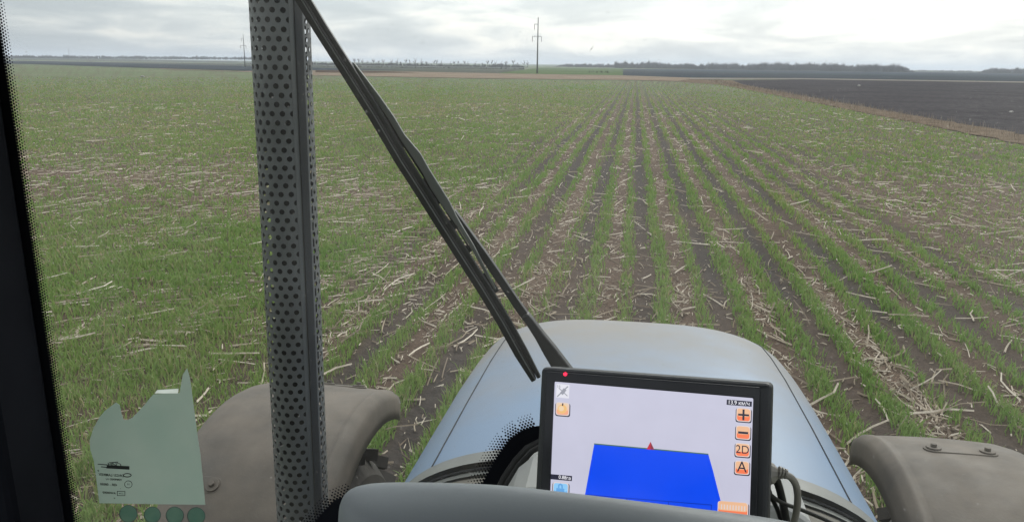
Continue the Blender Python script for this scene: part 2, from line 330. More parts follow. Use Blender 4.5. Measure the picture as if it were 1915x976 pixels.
def sticks(N_, r0, r1, pw, lmin, lmax, wid, thr, name, seg=3, bias=None):
    X, Y, r = polar(N_, r0, r1, pw); c, d, s = field_masks(X, Y)
    k = inside(X, Y) & (rng.random(len(X)) < s * thr) & ~under_tractor(X, Y); X, Y, r, c, d = X[k], Y[k], r[k], c[k], d[k]; n = len(X)
    Ln = lmin + (lmax - lmin) * rng.random(n) ** 2.2; W = wid * (.6 + .9 * rng.random(n)) * np.maximum(1, r / 16) ** .75
    an = rng.random(n) * 2 * np.pi; lf = (X < -3.2) & (rng.random(n) < .7); an[lf] = rng.normal(.22, .35, lf.sum()); ce = (np.abs(X) < 4) & (rng.random(n) < .62) & ~lf; an[ce] = rng.normal(1.57, .5, ce.sum()); cv_ = (rng.random(n) - .5) * .9; tilt = np.abs(rng.normal(0, .09, n))
    up = rng.random(n) < .02; tilt[up] = .3 + rng.random(up.sum()) * .5; Ln = np.where(up, np.minimum(Ln, .22), Ln)
    P = np.zeros((n, (seg + 1), 3, 3)); kink = (rng.random(n) < .5) * rng.normal(0, .6, n)
    x, y = X.copy(), Y.copy(); z = gz(X, Y, c, d) - .004 + rng.random(n) ** 1.5 * .034
    for j in range(seg + 1):
        a = an + cv_ * (j / seg) + kink * (j > seg / 2)
        wj = W * (1 - .25 * j / seg)
        nx, ny = -np.sin(a), np.cos(a)
        P[:, j, 0] = np.stack([x + nx * wj * .5, y + ny * wj * .5, z], -1)
        P[:, j, 1] = np.stack([x - nx * wj * .5, y - ny * wj * .5, z], -1)
        P[:, j, 2] = np.stack([x, y, z + wj * .8], -1)
        x = x + np.cos(a) * Ln / seg; y = y + np.sin(a) * Ln / seg; z = z + np.sin(tilt) * Ln / seg
    base = (np.arange(n) * (seg + 1) * 3)[:, None]; fs = []
    for j in range(seg):
        for m_ in range(3): fs.append(base + np.array([[j*3+m_, j*3+(m_+1)%3, (j+1)*3+(m_+1)%3, (j+1)*3+m_]]))
    o = np_mesh(name, P.reshape(-1, 3), np.concatenate(fs), m_straw); attr(o, 'hue', np.repeat(rng.random(n), (seg + 1) * 3)); print(name, n); return o
q = NT('straw')
cg = q.n('ShaderNodeValToRGB'); q.l(q.at('hue'), cg.inputs[0]); e = cg.color_ramp.elements
e[0].position = 0; e[0].color = (.13, .095, .07, 1); e[1].position = 1; e[1].color = (.70, .62, .52, 1); x_ = e.new(.45); x_.color = (.34, .275, .20, 1)
q.l(q.mix(q.rng(q.noise(40, 3), .35, .7, 0, .45), cg.outputs[0], (.16, .12, .085)), q.b.inputs['Base Color']); q.b.inputs['Roughness'].default_value = .7
m_straw = q.m
tag(sticks(34000, 3.0, 60, .3, .10, .62, .0145, .85, 'straw'), 'long pale maize stalks scattered over the soil', 'straw', None, 'stuff')
tag(sticks(150000, 3.0, 60, .25, .02, .14, .009, .8, 'crop_litter', 1), 'short broken bits of straw littering the soil', 'litter', None, 'stuff')

# dry weeds along the verge
n = 5200; t = rng.random(n); Yv = 22 + 150 * t ** 1.5; Xv = 14.9 + rng.random(n) * 2.4 + rng.normal(0, .25, n) * 1.0 - .6 * sst(90, 150, Yv)
hgt = (.08 + .45 * rng.random(n) ** 2.5); wd = .006 * np.maximum(1, Yv / 26); a = rng.random(n) * np.pi; lx = rng.normal(0, .16, n) * hgt; ly = rng.normal(0, .16, n) * hgt
P = np.zeros((n, 3, 3)); P[:, 0] = np.stack([Xv - np.cos(a) * wd, Yv - np.sin(a) * wd, 0 * a], -1); P[:, 1] = np.stack([Xv + np.cos(a) * wd, Yv + np.sin(a) * wd, 0 * a], -1); P[:, 2] = np.stack([Xv + lx, Yv + ly, hgt], -1)
o = np_mesh('dry_weeds', P.reshape(-1, 3), (np.arange(n) * 3)[:, None] + np.array([[0, 1, 2]]), m_straw); attr(o, 'hue', np.repeat(rng.random(n) * .6, 3))
tag(o, 'dry brown weeds standing along the edge of the wheat', 'weeds', None, 'stuff')

# ---------------------------------------------------------------- woods and trees far off
m_bark = mat('bark', (.085, .078, .07), .9, .15, .5); m_twig = mat('twigs', (.10, .092, .082), .95, .2, .3)
def far_wood(name, areas, label):
    Vs = []; Fs = []; nb = 0
    for (pxa, pxb, ya, yb, num, h0, h1) in areas:
        px = pxa + (pxb - pxa) * rng.random(num); dist = ya + (yb - ya) * rng.random(num)
        xs = np.empty(num); ys = np.empty(num)
        for i in range(num):
            dd = ray(px[i], 125); dd = dd / np.hypot(dd[0], dd[1]); xs[i], ys[i] = EYE[0] + dd[0] * dist[i], dd[1] * dist[i]
        hz = hills(xs, ys); H = (h0 + (h1 - h0) * rng.random(num) ** 1.5) * (.60 + .34 * fbm(px * .07, px * 0 + 3, 3)) * (.62 + .55 * rng.random(num) ** 1.6) * (.25 + .75 * sst(0, 26, np.minimum(px - pxa + (60 if pxa in (1150, 1400) else 0), pxb - px + (60 if pxb in (1160, 1400) else 0)))) 
        for j in range(16):
            ang = rng.random(num) * 6.283; sp_ = H * (.10 + .28 * rng.random(num)); z0 = H * (.0 + .35 * rng.random(num)) ; top = H * (.55 + .45 * rng.random(num))
            if j == 0: top = H; sp_ = H * .03; z0 = H * 0
            bw = H * (.035 if j else .03) * 1.6
            bx, by = xs + rng.normal(0, .04, num) * H, ys + rng.normal(0, .04, num) * H
            tx, ty = bx + np.cos(ang) * sp_, by + np.sin(ang) * sp_
            T = np.zeros((num, 4, 3))
            for m_ in range(3):
                T[:, m_] = np.stack([bx + math.cos(m_ * 2.094) * bw, by + math.sin(m_ * 2.094) * bw, hz + z0 - (.2 if j == 0 else 0)], -1)
            T[:, 3] = np.stack([tx, ty, hz + top], -1)
            ii = (np.arange(num) * 4)[:, None] + nb; nb += num * 4
            Vs.append(T.reshape(-1, 3)); Fs += [ii + np.array([[0, 1, 3]]), ii + np.array([[1, 2, 3]]), ii + np.array([[2, 0, 3]])]
    return tag(np_mesh(name, np.concatenate(Vs), np.concatenate(Fs), m_twig), label, 'woods', None, 'stuff')
far_wood('woods', [(1036, 1160, 1150, 1300, 420, 5, 9), (1150, 1400, 1000, 1150, 1000, 6.5, 12), (1400, 1712, 950, 1100, 1250, 7, 12.5), (1700, 1840, 1400, 1500, 200, 3, 5), (1830, 2050, 1100, 1200, 700, 6, 9.5)], 'far off leafless woods along the right skyline')
far_wood('woods', [(-200, 560, 1500, 1620, 2600, 4.5, 7.5), (460, 990, 800, 860, 1500, 2.0, 4.6)], 'far off leafless woods along the left skyline')
far_wood('hedge', [(590, 1000, 480, 500, 500, .7, 1.5), (1090, 1165, 300, 360, 26, .8, 1.9)], 'low dark scrub below the skyline trees')

def bare_tree(seed):
    rd = random.Random(seed); H = 8.0
    tb = MB(); tb.tube([(0, 0, -.3), (rd.uniform(-.1, .1), 0, H * .28), (rd.uniform(-.3, .3), .1, H * .6)], [.30, .22, .10], 6)
    cb = MB()
    def br(p, d, ln, r_, lv):
        e_ = p + d * ln; mid = p + d * ln * .5 + Vector((rd.uniform(-1, 1), rd.uniform(-1, 1), rd.uniform(-.3, .6))) * ln * .08
        cb.tube([p, mid, e_], [r_, r_ * .8, r_ * .45], 3, False)
        if lv == 0: return
        for _ in range(5 if lv > 1 else 4):
            t = rd.uniform(.35, 1); q_ = p + d * ln * t
            nd = (d + Vector((rd.uniform(-1, 1), rd.uniform(-1, 1), rd.uniform(-.1, .8))) * .75).normalized(); br(q_, nd, ln * rd.uniform(.45, .7), r_ * .6, lv - 1)
    for _ in range(7):
        z0 = rd.uniform(.22, .6) * H; a_ = rd.uniform(0, 6.28); br(Vector((0, 0, z0)), Vector((math.cos(a_) * .7, math.sin(a_) * .7, rd.uniform(.5, 1.2))).normalized(), H * rd.uniform(.2, .32), .10, 2)
    root = empty('bare_tree'); t_ = tb.build('trunk', m_bark, root); c_ = cb.build('crown', m_twig, root); return root
protos = [bare_tree(s_) for s_ in range(5)]
def copy_tree(o, parent=None):
    c_ = o.copy(); col.objects.link(c_)
    if parent: c_.parent = parent
    for ch in [x for x in o.children]: copy_tree(ch, c_)
    return c_
kid = {p: list(p.children) for p in protos}
ORD = 'first second third fourth fifth sixth seventh eighth ninth tenth eleventh twelfth thirteenth fourteenth fifteenth sixteenth seventeenth eighteenth nineteenth twentieth twenty-first twenty-second twenty-third twenty-fourth twenty-fifth twenty-sixth twenty-seventh twenty-eighth twenty-ninth thirtieth thirty-first thirty-second thirty-third thirty-fourth'.split()
tp = [660 + (988 - 660) * (i + random.uniform(-.38, .38)) / 33 for i in range(34)]; used = set()
for i, px in enumerate(tp):
    p = protos[i % 5]
    if p in used:
        o = p.copy(); col.objects.link(o)
        for ch in kid[p]: cc = ch.copy(); col.objects.link(cc); cc.parent = o
    else: o = p; used.add(p)
    Dd = random.uniform(770, 880); d_ = ray(px, 122); d_ = d_ / math.hypot(d_[0], d_[1]); k_ = random.uniform(.6, 1.0) * (1.15 if random.random() < .15 else 1)
    o.location = (d_[0] * Dd, d_[1] * Dd, 0); o.rotation_euler = (0, 0, random.uniform(0, 6.28)); o.scale = (k_ * .9, k_ * .9, k_ * 1.0)
    tag(o, 'leafless skyline tree, %s from the left in the row left of the tall pole' % ORD[i], 'tree', 'bare trees on the skyline')

# ---------------------------------------------------------------- power poles
m_conc = mat('pole_concrete', (.16, .155, .15), .85, .1, 1); m_steel = mat('galvanised_steel', (.2, .2, .21), .6, .1, 3); m_ins = mat('insulator', (.12, .09, .08), .3, .1, 5)
def pole(px, base_y, top_y, label, arms=True, grp=None, dist=None):
    g_ = atz(px, base_y) if dist is None else None
    if dist is not None: d_ = ray(px, 120); d_ = d_ / math.hypot(d_[0], d_[1]); g_ = np.array([d_[0] * dist, d_[1] * dist, 0]); g_[2] = float(hills(g_[0], g_[1]))
    D = math.hypot(g_[0], g_[1]); tt = ray(px, top_y); tt = EYE + tt * (D / math.hypot(tt[0], tt[1])); H = tt[2] - g_[2]
    root = empty('power_pole', g_, (0, 0, -math.atan2(g_[0], g_[1])))
    b = MB(); b.tube([(0, 0, -.3), (0, 0, H * .5), (0, 0, H)], [.26 * H / 17, .21 * H / 17, .13 * H / 17], 10); b.build('shaft', m_conc, root, True)
    s_ = H / 17.6
    def arm(z_, x0, x1):
        a_ = MB(); a_.box((x0 * s_, -.06, z_ * H - .07), (x1 * s_, .06, z_ * H + .07)); a_.build('crossarm', m_steel, root)
        for x_ in ((x0,) if x1 <= .3 else (x0, x1)):
            i_ = MB(); i_.tube([(x_ * s_, 0, z_ * H), (x_ * s_, 0, z_ * H - .25), (x_ * s_, 0, z_ * H - 1.7 * s_)], [.05, .09, .08], 6); i_.build('insulator', m_ins, root)
    if arms: arm(.88, -1.15, .1); arm(.665, -1.75, 1.15)
    return tag(root, label, 'pole', 'power poles on the plain')
pole(1004.5, 138.3, 33, 'tallest concrete power pole, standing right of the wiper')
pole(458.5, 126, 65, 'slim power pole just left of the perforated exhaust')
pole(131, 0, 89, 'tiny distant pole on the left skyline', False, dist=1400)

# bird
m_bird = mat('feathers', (.04, .04, .045), .8, .1, 8)
bp = atd(1106, 92, 58); b = MB()
b.grid([[(bp[0] + x_ * s_, bp[1] + y_, bp[2] + z_ * 1.0) for (y_, s_) in ((0, 1),)] for x_, z_ in ()] or [[(0,0,0),(0,0,.0001)],[(0.0001,0,0),(0.0001,0,.0001)]]) if False else None
body = [(0, -.17, 0), (0, -.1, .0), (0, 0, 0), (0, .1, .01), (0, .16, .02)]
b.tube(body, [.01, .03, .04, .03, .012], 6)
b.add([(.02, -.04, .01), (.02, .06, .01), (.10, .05, .14), (.09, -.02, .15), (.13, -.05, .30)], [(0, 1, 2, 3), (3, 2, 4)])
b.add([(-.02, -.04, -.01), (-.02, .06, -.01), (-.09, .05, -.13), (-.08, -.02, -.14), (-.10, -.05, -.26)], [(0, 1, 2, 3), (3, 2, 4)])
o = b.build('bird', m_bird, None, False, solid=.006); o.location = bp
tag(o, 'dark bird banking in the sky right of the tall pole', 'bird')
# small pale stones
m_stone = mat('pale_stone', (.26, .25, .23), .8, .1, 10)
for (px, py, rr_, lab) in ((266, 145, .32, 'pale stone lying far out in the left of the wheat field'), (1607, 161.8, .30, 'pale clod in the ploughed field near the track'), (1891, 211, .16, 'pale clod in the ploughed field near the right edge')):
    g_ = atz(px, py); bm = bmesh.new(); bmesh.ops.create_icosphere(bm, subdivisions=2, radius=rr_)
    for v in bm.verts: v.co *= 1 + random.uniform(-.18, .18); v.co.z *= .6
    me = bpy.data.meshes.new('stone'); bm.to_mesh(me); bm.free(); me.materials.append(m_stone); o = bpy.data.objects.new('stone', me); col.objects.link(o); o.location = (g_[0], g_[1], rr_ * .25)
    tag(o, lab, 'stone')

# ---------------------------------------------------------------- the tractor
tractor = empty('tractor')
tag(tractor, 'dusty light blue tractor seen from inside its cab, bonnet ahead', 'tractor')
def paint(name, blue, dust, rough=.46):
    q = NT(name); g = q.n('ShaderNodeNewGeometry'); sn = q.n('ShaderNodeSeparateXYZ'); q.l(g.outputs['Position'], sn.inputs[0])
    fy = q.rng(sn.outputs[1], 1.85, 2.95)          # settled dust is thicker towards the nose
    nz = q.rng(q.noise(2.5, 6, .65), .3, .7, -.30, .30); f = q.math('ADD', fy, nz, True); sp_ = q.rng(q.noise(55, 4, .7), .66, .74)
    c = q.mix(q.math('MULTIPLY', f, .82), blue, dust); c = q.mix(q.math('MULTIPLY', sp_, .45), c, dust)
    q.l(c, q.b.inputs['Base Color']); q.l(q.rng(f, 0, 1, rough, .75), q.b.inputs['Roughness']); q.b.inputs['Specular IOR Level'].default_value = .5
    q.bump(q.noise(90, 3), .03, .001); return q.m
m_blue = paint('blue_paint', (.135, .202, .305), (.225, .20, .168))
m_blue2 = mat('blue_paint_edge', (.10, .19, .30), .5, .1, 4)
m_cowl = mat('dusty_cowl', (.120, .110, .092), .75, .12, 5, .3, 80, c2=(.095, .088, .075))
m_lip = mat('cowl_trim', (.16, .165, .155), .55, .08, 9)
m_seam = mat('seam_rubber', (.02, .022, .025), .8, .05, 9)
m_fender = mat('dusty_fender_plastic', (.135, .112, .09), .75, .14, 5, .3, 120, c2=(.076, .066, .056))
m_black = mat('black_metal', (.022, .024, .027), .5, .12, 6); m_rub = mat('rubber', (.018, .018, .019), .7, .1, 10)
def hood_pt(t, Y, dz=0):
    ys = [1.2, 1.70, 2.1, 2.5, 2.75, 2.95, 3.10, 3.22, 3.30, 3.35]; zs = [1.955, 1.935, 1.928, 1.905, 1.885, 1.855, 1.81, 1.73, 1.60, 1.40]; wsx = [.645, .64, .635, .635, .63, .625, .615, .58, .53, .48]
    zt = np.interp(Y, ys, zs); w_ = np.interp(Y, ys, wsx); zb = min(1.38, zt - .1)
    th = math.pi * (1 - t); c_, s_ = math.cos(th), math.sin(th); nn = 3.3
    return (w_ * math.copysign(abs(c_) ** (2 / nn), c_) , Y, zb + (zt - zb + dz) * abs(s_) ** (2 / nn) + dz)
def hood_shell(y0, y1, ny, dz=0, lo=0.0, hi=1.0, nt_=48, down=True):
    rows = []
    for i in range(ny + 1):
        Y_ = y0 + (y1 - y0) * i / ny; row = []
        ts = [lo + (hi - lo) * j / nt_ for j in range(nt_ + 1)]
        row = [hood_pt(t, Y_, dz) for t in ts]
        if down: a_, z_ = row[0], row[-1]; row = [(a_[0] * .98, a_[1], .95)] + row + [(z_[0] * .98, z_[1], .95)]
        rows.append(row)
    return rows
b = MB(); rows = hood_shell(1.70, 3.35, 40); b.grid(rows); b.add(rows[-1], [tuple(range(len(rows[-1])))])
hood = b.build('hood', m_blue, tractor, True, solid=0)
for t in (.285, .715):
    b = MB(); b.tube([Vector(hood_pt(t if t < .5 else t, Y_, .0008)) for Y_ in np.linspace(1.705, 3.12, 40)], .0017, 6); b.build('panel_seam', m_seam, hood, True)
b = MB(); b.grid(hood_shell(1.640, 1.697, 3, .004)); b.build('hood_edge', m_lip, hood, True)
b = MB(); b.tube([hood_pt(t, 1.637, -.004) for t in np.linspace(.02, .98, 60)], .0035, 6); b.build('seal', m_seam, hood, True)
b = MB(); b.grid(hood_shell(1.615, 1.634, 2, -.006)); b.build('trim', m_lip, hood, True)
b = MB(); b.grid(hood_shell(1.27, 1.614, 6, -.009)); b.build('cowl', m_cowl, tractor, True)
# chassis hidden under the bonnet, front axle
b = MB(); b.box((-.28, 1.0, .55), (.28, 3.25, 1.3)); b.box((-1.0, 2.62, .55), (1.0, 2.86, .75)); b.build('chassis', m_black, tractor, bevel=.02)
# wheels and fenders
m_tyre = mat('tyre_rubber', (.045, .040, .035), .9, .2, 8, .5, 40); m_rim = mat('rim_paint', (.55, .55, .52), .5, .1, 6)
for sx_ in (-1, 1):
    cx_, cy_, cz_ = sx_ * 1.28, 2.74, .62
    prof = [(-.20, .34), (-.23, .42), (-.22, .54), (-.17, .60), (0, .615), (.17, .60), (.22, .54), (.23, .42), (.20, .34)]
    rows = [[(cx_ + x_, cy_ + r_ * math.cos(a_), cz_ + r_ * math.sin(a_)) for x_, r_ in prof] for a_ in np.linspace(0, 2 * math.pi, 49)]
    b = MB(); b.grid(rows)
    for k_ in range(22):
        for s2 in (-1, 1):
            a_ = 2 * math.pi * (k_ + .5 * (s2 > 0)) / 22
            M_ = Matrix.Translation((cx_, cy_, cz_)) @ Matrix.Rotation(a_, 4, 'X') @ Matrix.Translation((s2 * .11, 0, .612)) @ Matrix.Rotation(s2 * .7, 4, 'Z'); b.box((-.13, -.02, -.02), (.12, .02, .03), M_)
    wh = empty('wheel'); wh.parent = tractor
    b.build('tyre', m_tyre, wh, False)
    b = MB(); rows = [[(cx_ + x_, cy_ + r_ * math.cos(a_), cz_ + r_ * math.sin(a_)) for x_, r_ in ((.19, .345), (.17, .31), (.02, .29), (.02, .01))] for a_ in np.linspace(0, 2 * math.pi, 33)]; b.grid(rows); b.build('rim', m_rim, wh, True)
    # fender: arched plastic sheet over the tyre
    r0 = .80; rows = []; fz, xi, xo = (.715, .985, 1.60) if sx_ < 0 else (.675, .885, 1.46)
    for a_ in np.linspace(math.radians(58), math.radians(172), 40):
        row = []
        prof = [(xi - .010, -.11), (xi - .006, -.07), (xi + .000, -.032), (xi + .010, -.010), (xi + .03, .0), (xi + .036, .006), (xi + .05, .006), (xi + .056, 0)] + [(x_, .012 * math.sin(math.pi * (x_ - xi) / (xo - xi))) for x_ in np.linspace(xi + .07, xo - .1, 9)] + [(xo - .05, -.006), (xo - .02, -.022), (xo - .003, -.05), (xo, -.09)]
        fr_ = max(0, (math.radians(70) - a_) / math.radians(12))
        for x_, dr in prof:
            shrink = fr_ ** 2 * .02; xm = (xi + xo) / 2
            row.append((sx_ * (xm + (x_ - xm) * (1 - shrink)), cy_ + (r0 + dr) * math.cos(a_), fz + (r0 + dr) * math.sin(a_)))
        rows.append(row)
    f_ = None
    b = MB(); b.grid(rows); fn = b.build('fender', m_fender, tractor, True, solid=.006)
    b = MB(); b.tube([(p[0], p[1], p[2] - .003) for p in rows[0][2:]], .006, 6); b.build('rim_bead', m_seam, fn, True)
    def on_f(x_, y_): a_ = math.acos(max(-.99, (y_ - cy_) / r0)); return Vector((sx_ * x_, y_, fz + (r0 + .013) * math.sin(a_))), Vector((0, math.cos(a_), math.sin(a_)))
    for y_, x0_, x1_ in (((2.30, 1.40, 1.62 - .08), (3.02, 1.13, 1.26)) if sx_ < 0 else ((2.83, 1.075, 1.255),)):
        pts = []
        b = MB()
        p0, n0 = on_f(x0_, y_); p1, n1_ = on_f(x1_, y_); t_ = Vector((1, 0, 0)); u_ = n0.cross(t_)
        ring = []
        for k_ in range(24):
            an = 2 * math.pi * k_ / 24; c0 = p0 if math.cos(an) * sx_ < 0 else p1
            ring.append(c0 + t_ * math.cos(an) * .034 + u_ * math.sin(an) * .032 - n0 * .004)
        b.prism(ring, n0 * .009); br_ = b.build('bracket', m_fender, fn, bevel=.003)
        for p_ in (p0, p1):
            b = MB(); b.tube([p_ + n0 * .003, p_ + n0 * .011], .0255, 20); b.tube([p_ + n0 * .011, p_ + n0 * .022], .011, 6); b.build('bolt', m_fender, fn, bevel=.002)

# exhaust: perforated heat shield over a dark pipe
EX = Vector((-1.024, 2.15, 0)); RX = .079
m_shield = mat('shield_steel', (.150, .155, .157), .5, .15, 6, .1, 200, metal=.2); m_pipe = mat('pipe_steel', (.028, .028, .027), .9, .15, 8)
ex = empty('exhaust'); ex.parent = tractor; ex.location = EX; ex.rotation_euler = (0, R_(.45), 0)
NC = 18; cw = 2 * math.pi / NC; ch = .0243; z0 = .95; NR = int((3.12 - z0) / ch)
b = MB(); hr = .0079
a_start = math.radians(-88)           # the seam faces the cab, right of centre
seam0, seam1 = 3, 6                   # cells without holes
for i in range(NR):
    for j in range(NC):
        off = .5 * (i % 2)
        ac = cw * (j + off); zc_ = z0 + ch * (i + .5); jj = (j + off) % NC
        P2 = lambda da, dz: (RX * math.sin(ac + da), -RX * math.cos(ac + da), zc_ + dz)
        # camera side is -Y; angle 0 faces the cab, growing towards +X
        deg = math.degrees(ac) % 360
        out = [P2(-cw/2, -ch/2), P2(0, -ch/2), P2(cw/2, -ch/2), P2(cw/2, 0), P2(cw/2, ch/2), P2(0, ch/2), P2(-cw/2, ch/2), P2(-cw/2, 0)]
        if 44 < deg < 72: continue
        ins = [P2(hr / RX * math.cos(t) , hr * math.sin(t)) for t in [math.radians(x) for x in (225, 270, 315, 0, 45, 90, 135, 180)]]
        b.add(out + ins, [(k, (k+1) % 8, 8 + (k+1) % 8, 8 + k) for k in range(8)])
b.grid([[((RX + .0012) * math.sin(R_(a)), -(RX + .0012) * math.cos(R_(a)), zz) for zz in (z0, 3.1)] for a in np.linspace(40, 74, 13)])
b.build('heat_shield', m_shield, ex, False, solid=.0012)
b = MB()
for d0, d1, r1 in ((50, 66, .0945),):
    n_ = 4; P_ = []
    for k in range(n_ + 1):
        a_ = math.radians(d0 + (d1 - d0) * k / n_); P_.append((a_, RX + .001)); 
    ring_o = [(( RX + .0015) * math.sin(a_), -(RX + .0015) * math.cos(a_), z0) for a_, _ in P_]
    ring_i = [((RX + .007) * math.sin(a_), -(RX + .007) * math.cos(a_), z0) for a_, _ in P_[::-1]]
    b.prism(ring_o + ring_i, (0, 0, 2.15))
b.build('seam_channel', m_black, ex, bevel=.001)
b = MB(); b.tube([(0, 0, z0), (0, 0, 3.2)], .050, 28); b.build('pipe', m_pipe, ex, True)

# cab: pillar, added unseen roof, floor, windscreen
m_pillar = mat('pillar_black', (.008, .009, .013), .8, .15, 3, spec=.08)
Pp = [aty(-2, 80, 1.16), aty(135, 976, 1.16)]
_pa, _pb = aty(0, 90, 1.23), aty(135, 976, 1.23)
px_ = lambda z_: _pb[0] + (z_ - _pb[2]) * (_pa[0] - _pb[0]) / (_pa[2] - _pb[2])
def pill(name, y0, y1, w_, sgn=1):
    b = MB(); zz = (1.0, 3.25); 
    vs = []
    for z_ in zz:
        xr = px_(z_) * sgn
        vs += [(xr, y0, z_), (xr, y1, z_), (xr - w_ * sgn, y1, z_), (xr - w_ * sgn, y0 - .03, z_)]
    b.add(vs, [(0, 1, 2, 3), (4, 7, 6, 5), (0, 4, 5, 1), (1, 5, 6, 2), (2, 6, 7, 3), (3, 7, 4, 0)]); return b.build(name, m_pillar, tractor, bevel=.012)
pill('pillar', 1.10, 1.22, .30, 1); pill('pillar', 1.10, 1.22, .12, -1)
b = MB(); b.box((-1.2, -1.1, 3.26), (1.1, 1.28, 3.42)); b.build('unseen_cab_roof', mat('headliner', (.3, .3, .29), .9, .05, 5), tractor, bevel=.04)  # roof above the view, added to darken the dash and display
b = MB(); b.box((-1.2, -1.1, .9), (1.1, 1.2, 1.05)); b.build('cab_floor', m_rub, tractor)
b = MB(); b.box((-1.2, -1.2, 1.05), (1.1, -1.1, 1.9)); b.build('rear_wall', m_black, tractor)

q = NT('windscreen_glass'); q.t.nodes.remove(q.b)
tr = q.n('ShaderNodeBsdfTransparent'); tr.inputs[0].default_value = (.95, .965, .955, 1)
gl = q.n('ShaderNodeBsdfGlossy'); gl.inputs['Roughness'].default_value = .02
lw = q.n('ShaderNodeLayerWeight'); lw.inputs[0].default_value = .12
m1 = q.n('ShaderNodeMixShader'); q.l(q.math('MULTIPLY', lw.outputs['Fresnel'], .5), m1.inputs[0]); q.l(tr.outputs[0], m1.inputs[1]); q.l(gl.outputs[0], m1.inputs[2])
tl = q.n('ShaderNodeBsdfTranslucent'); tl.inputs[0].default_value = (.8, .79, .76, 1)
dirt = q.rng(q.noise(2.4, 4, .6, (1, 1, .3)), .38, .70, .003, .026)
dirt = q.math('ADD', dirt, q.rng(q.noise(150, 2, .5), .70, .76, 0, .10)); m2 = q.n('ShaderNodeMixShader'); q.l(dirt, m2.inputs[0]); q.l(m1.outputs[0], m2.inputs[1]); q.l(tl.outputs[0], m2.inputs[2]); q.l(m2.outputs[0], q.out.inputs[0])
YG = 1.235
b = MB(); b.add([(-1.15, YG, 1.7), (1.02, YG, 1.7), (1.02, YG, 3.25), (-1.15, YG, 3.25)], [(0, 1, 2, 3)]); wind = b.build('windscreen', q.m, tractor, solid=.005)
# black ceramic border with its fading dots
b = MB(); YF = YG - .0045
def gp(px, py, y_=YF): return tuple(aty(px, py, y_))
b.prism([(px_(z_) - .05, YF, z_) for z_ in (1.72, 3.24)] + [(px_(z_) + .0035, YF, z_) for z_ in (3.24, 1.72)], (0, -.0012, 0))
fr = b.build('frit_border', m_pillar, wind)
b = MB(); sp_ = .0052
for k in range(int(1.5 / sp_ )):
    for m_ in range(4):
        z_ = 1.74 + k * sp_ ; x_ = px_(z_) + .0045 + sp_ * .86 * (m_ + .3); z_ += sp_ * .5 * (m_ % 2)
        r_ = .0026 * (1 - m_ * .2)
        b.add([(x_ + r_ * math.cos(t), YF - .001, z_ + r_ * math.sin(t)) for t in [i * math.pi / 4 for i in range(8)]], [tuple(range(8))])
# arched lower border
arch = [(575, 990), (600, 962), (625, 935), (660, 921), (760, 925), (860, 930), (896, 914), (915, 880), (932, 850), (952, 822), (975, 805), (1003, 796), (1100, 790), (1250, 800), (1380, 830), (1430, 880), (1450, 990)]
inner = [(1425, 990), (1400, 900), (1350, 850), (1250, 822), (1100, 812), (1010, 822), (985, 835), (962, 860), (942, 890), (925, 925), (860, 960), (760, 990)]
b2 = MB(); b2.prism([gp(*p) for p in arch + inner], (0, -.0015, 0)); b2.build('frit_arch', m_pillar, wind)
def dots_along(pts, rows_, sp_px):
    for a_, c_ in zip(pts[:-1], pts[1:]):
        d_ = Vector((c_[0] - a_[0], c_[1] - a_[1])); n_ = max(1, int(d_.length / sp_px)); nn = Vector((d_.y, -d_.x)).normalized()
        for k in range(n_):
            for m_ in range(rows_):
                p_ = Vector(a_) + d_ * ((k + .5 * (m_ % 2)) / n_) + nn * (sp_px * .85 * (m_ + .25)); w_ = Vector(gp(p_.x, p_.y)); r_ = .0026 * (1 - m_ * .13)
                b.add([(w_.x + r_ * math.cos(t), YF - .001, w_.z + r_ * math.sin(t)) for t in [i * math.pi / 4 for i in range(8)]], [tuple(range(8))])
dots_along([p for p in arch[:4]], 5, 5.6); dots_along(arch[6:12], 6, 5.6)
b.build('frit_dots', m_pillar, wind)
b = MB(); b.tube([gp(p[0] + 2, p[1] + 3, YG - .02) for p in inner[1:-1]], .007, 8); b.tube([gp(p[0] + 10, p[1] + 8, YG - .04) for p in inner[3:-2]], .005, 8); b.build('rubber_seal', m_rub, tractor, True)
m_pale = mat('pale_dash_plastic', (.42, .43, .42), .6, .06, 6)
top = [(930, 960), (950, 905), (972, 868), (1000, 846), (1100, 840), (1440, 868), (1490, 900), (1500, 1000), (930, 1000)]
b = MB(); b.prism([tuple(aty(p[0], p[1], 1.17)) for p in top], (0, -.12, 0)); b.build('dash_tower', m_pale, tractor, bevel=.01)

# instrument cowl in front of the driver
m_dash = mat('grey_dash_plastic', (.215, .24, .26), .55, .05, 2, .04, 300)
topl = [(634, 1010), (635, 960), (637, 938), (644, 922), (657, 914), (680, 911), (740, 909), (820, 908), (900, 909), (960, 913), (1060, 923), (1160, 935), (1260, 949), (1360, 964), (1440, 976), (1520, 992), (1600, 1014)]
YD = .66; rows = []
for (dy, dpx, dz) in ((.06, 0, -.09), (.045, 0, -.05), (.03, 0, -.028), (.018, 0, -.013), (.009, 0, -.005), (0, 0, 0), (-.010, 0, -.0035), (-.022, 0, -.010), (-.034, 0, -.022), (-.045, 0, -.045), (-.058, 0, -.085), (-.07, 0, -.14)):
    row = []
    cxm = aty(1100, 1100, YD)
    for p in topl:
        w_ = Vector(aty(p[0], p[1], YD)); f_ = dz if dz < 0 else 0
        # shrink towards the centre where it lies beyond the lip
        dirc = Vector((cxm[0], YD, cxm[2])) - w_; dirc.y = 0; dirc.normalize()
        w_ = w_ + dirc * (-f_); w_.y = YD + dy; row.append(w_)
    rows.append(row)
b = MB(); b.grid(rows); b.build('instrument_cowl', m_dash, tractor, True, subsurf=1, solid=.003)
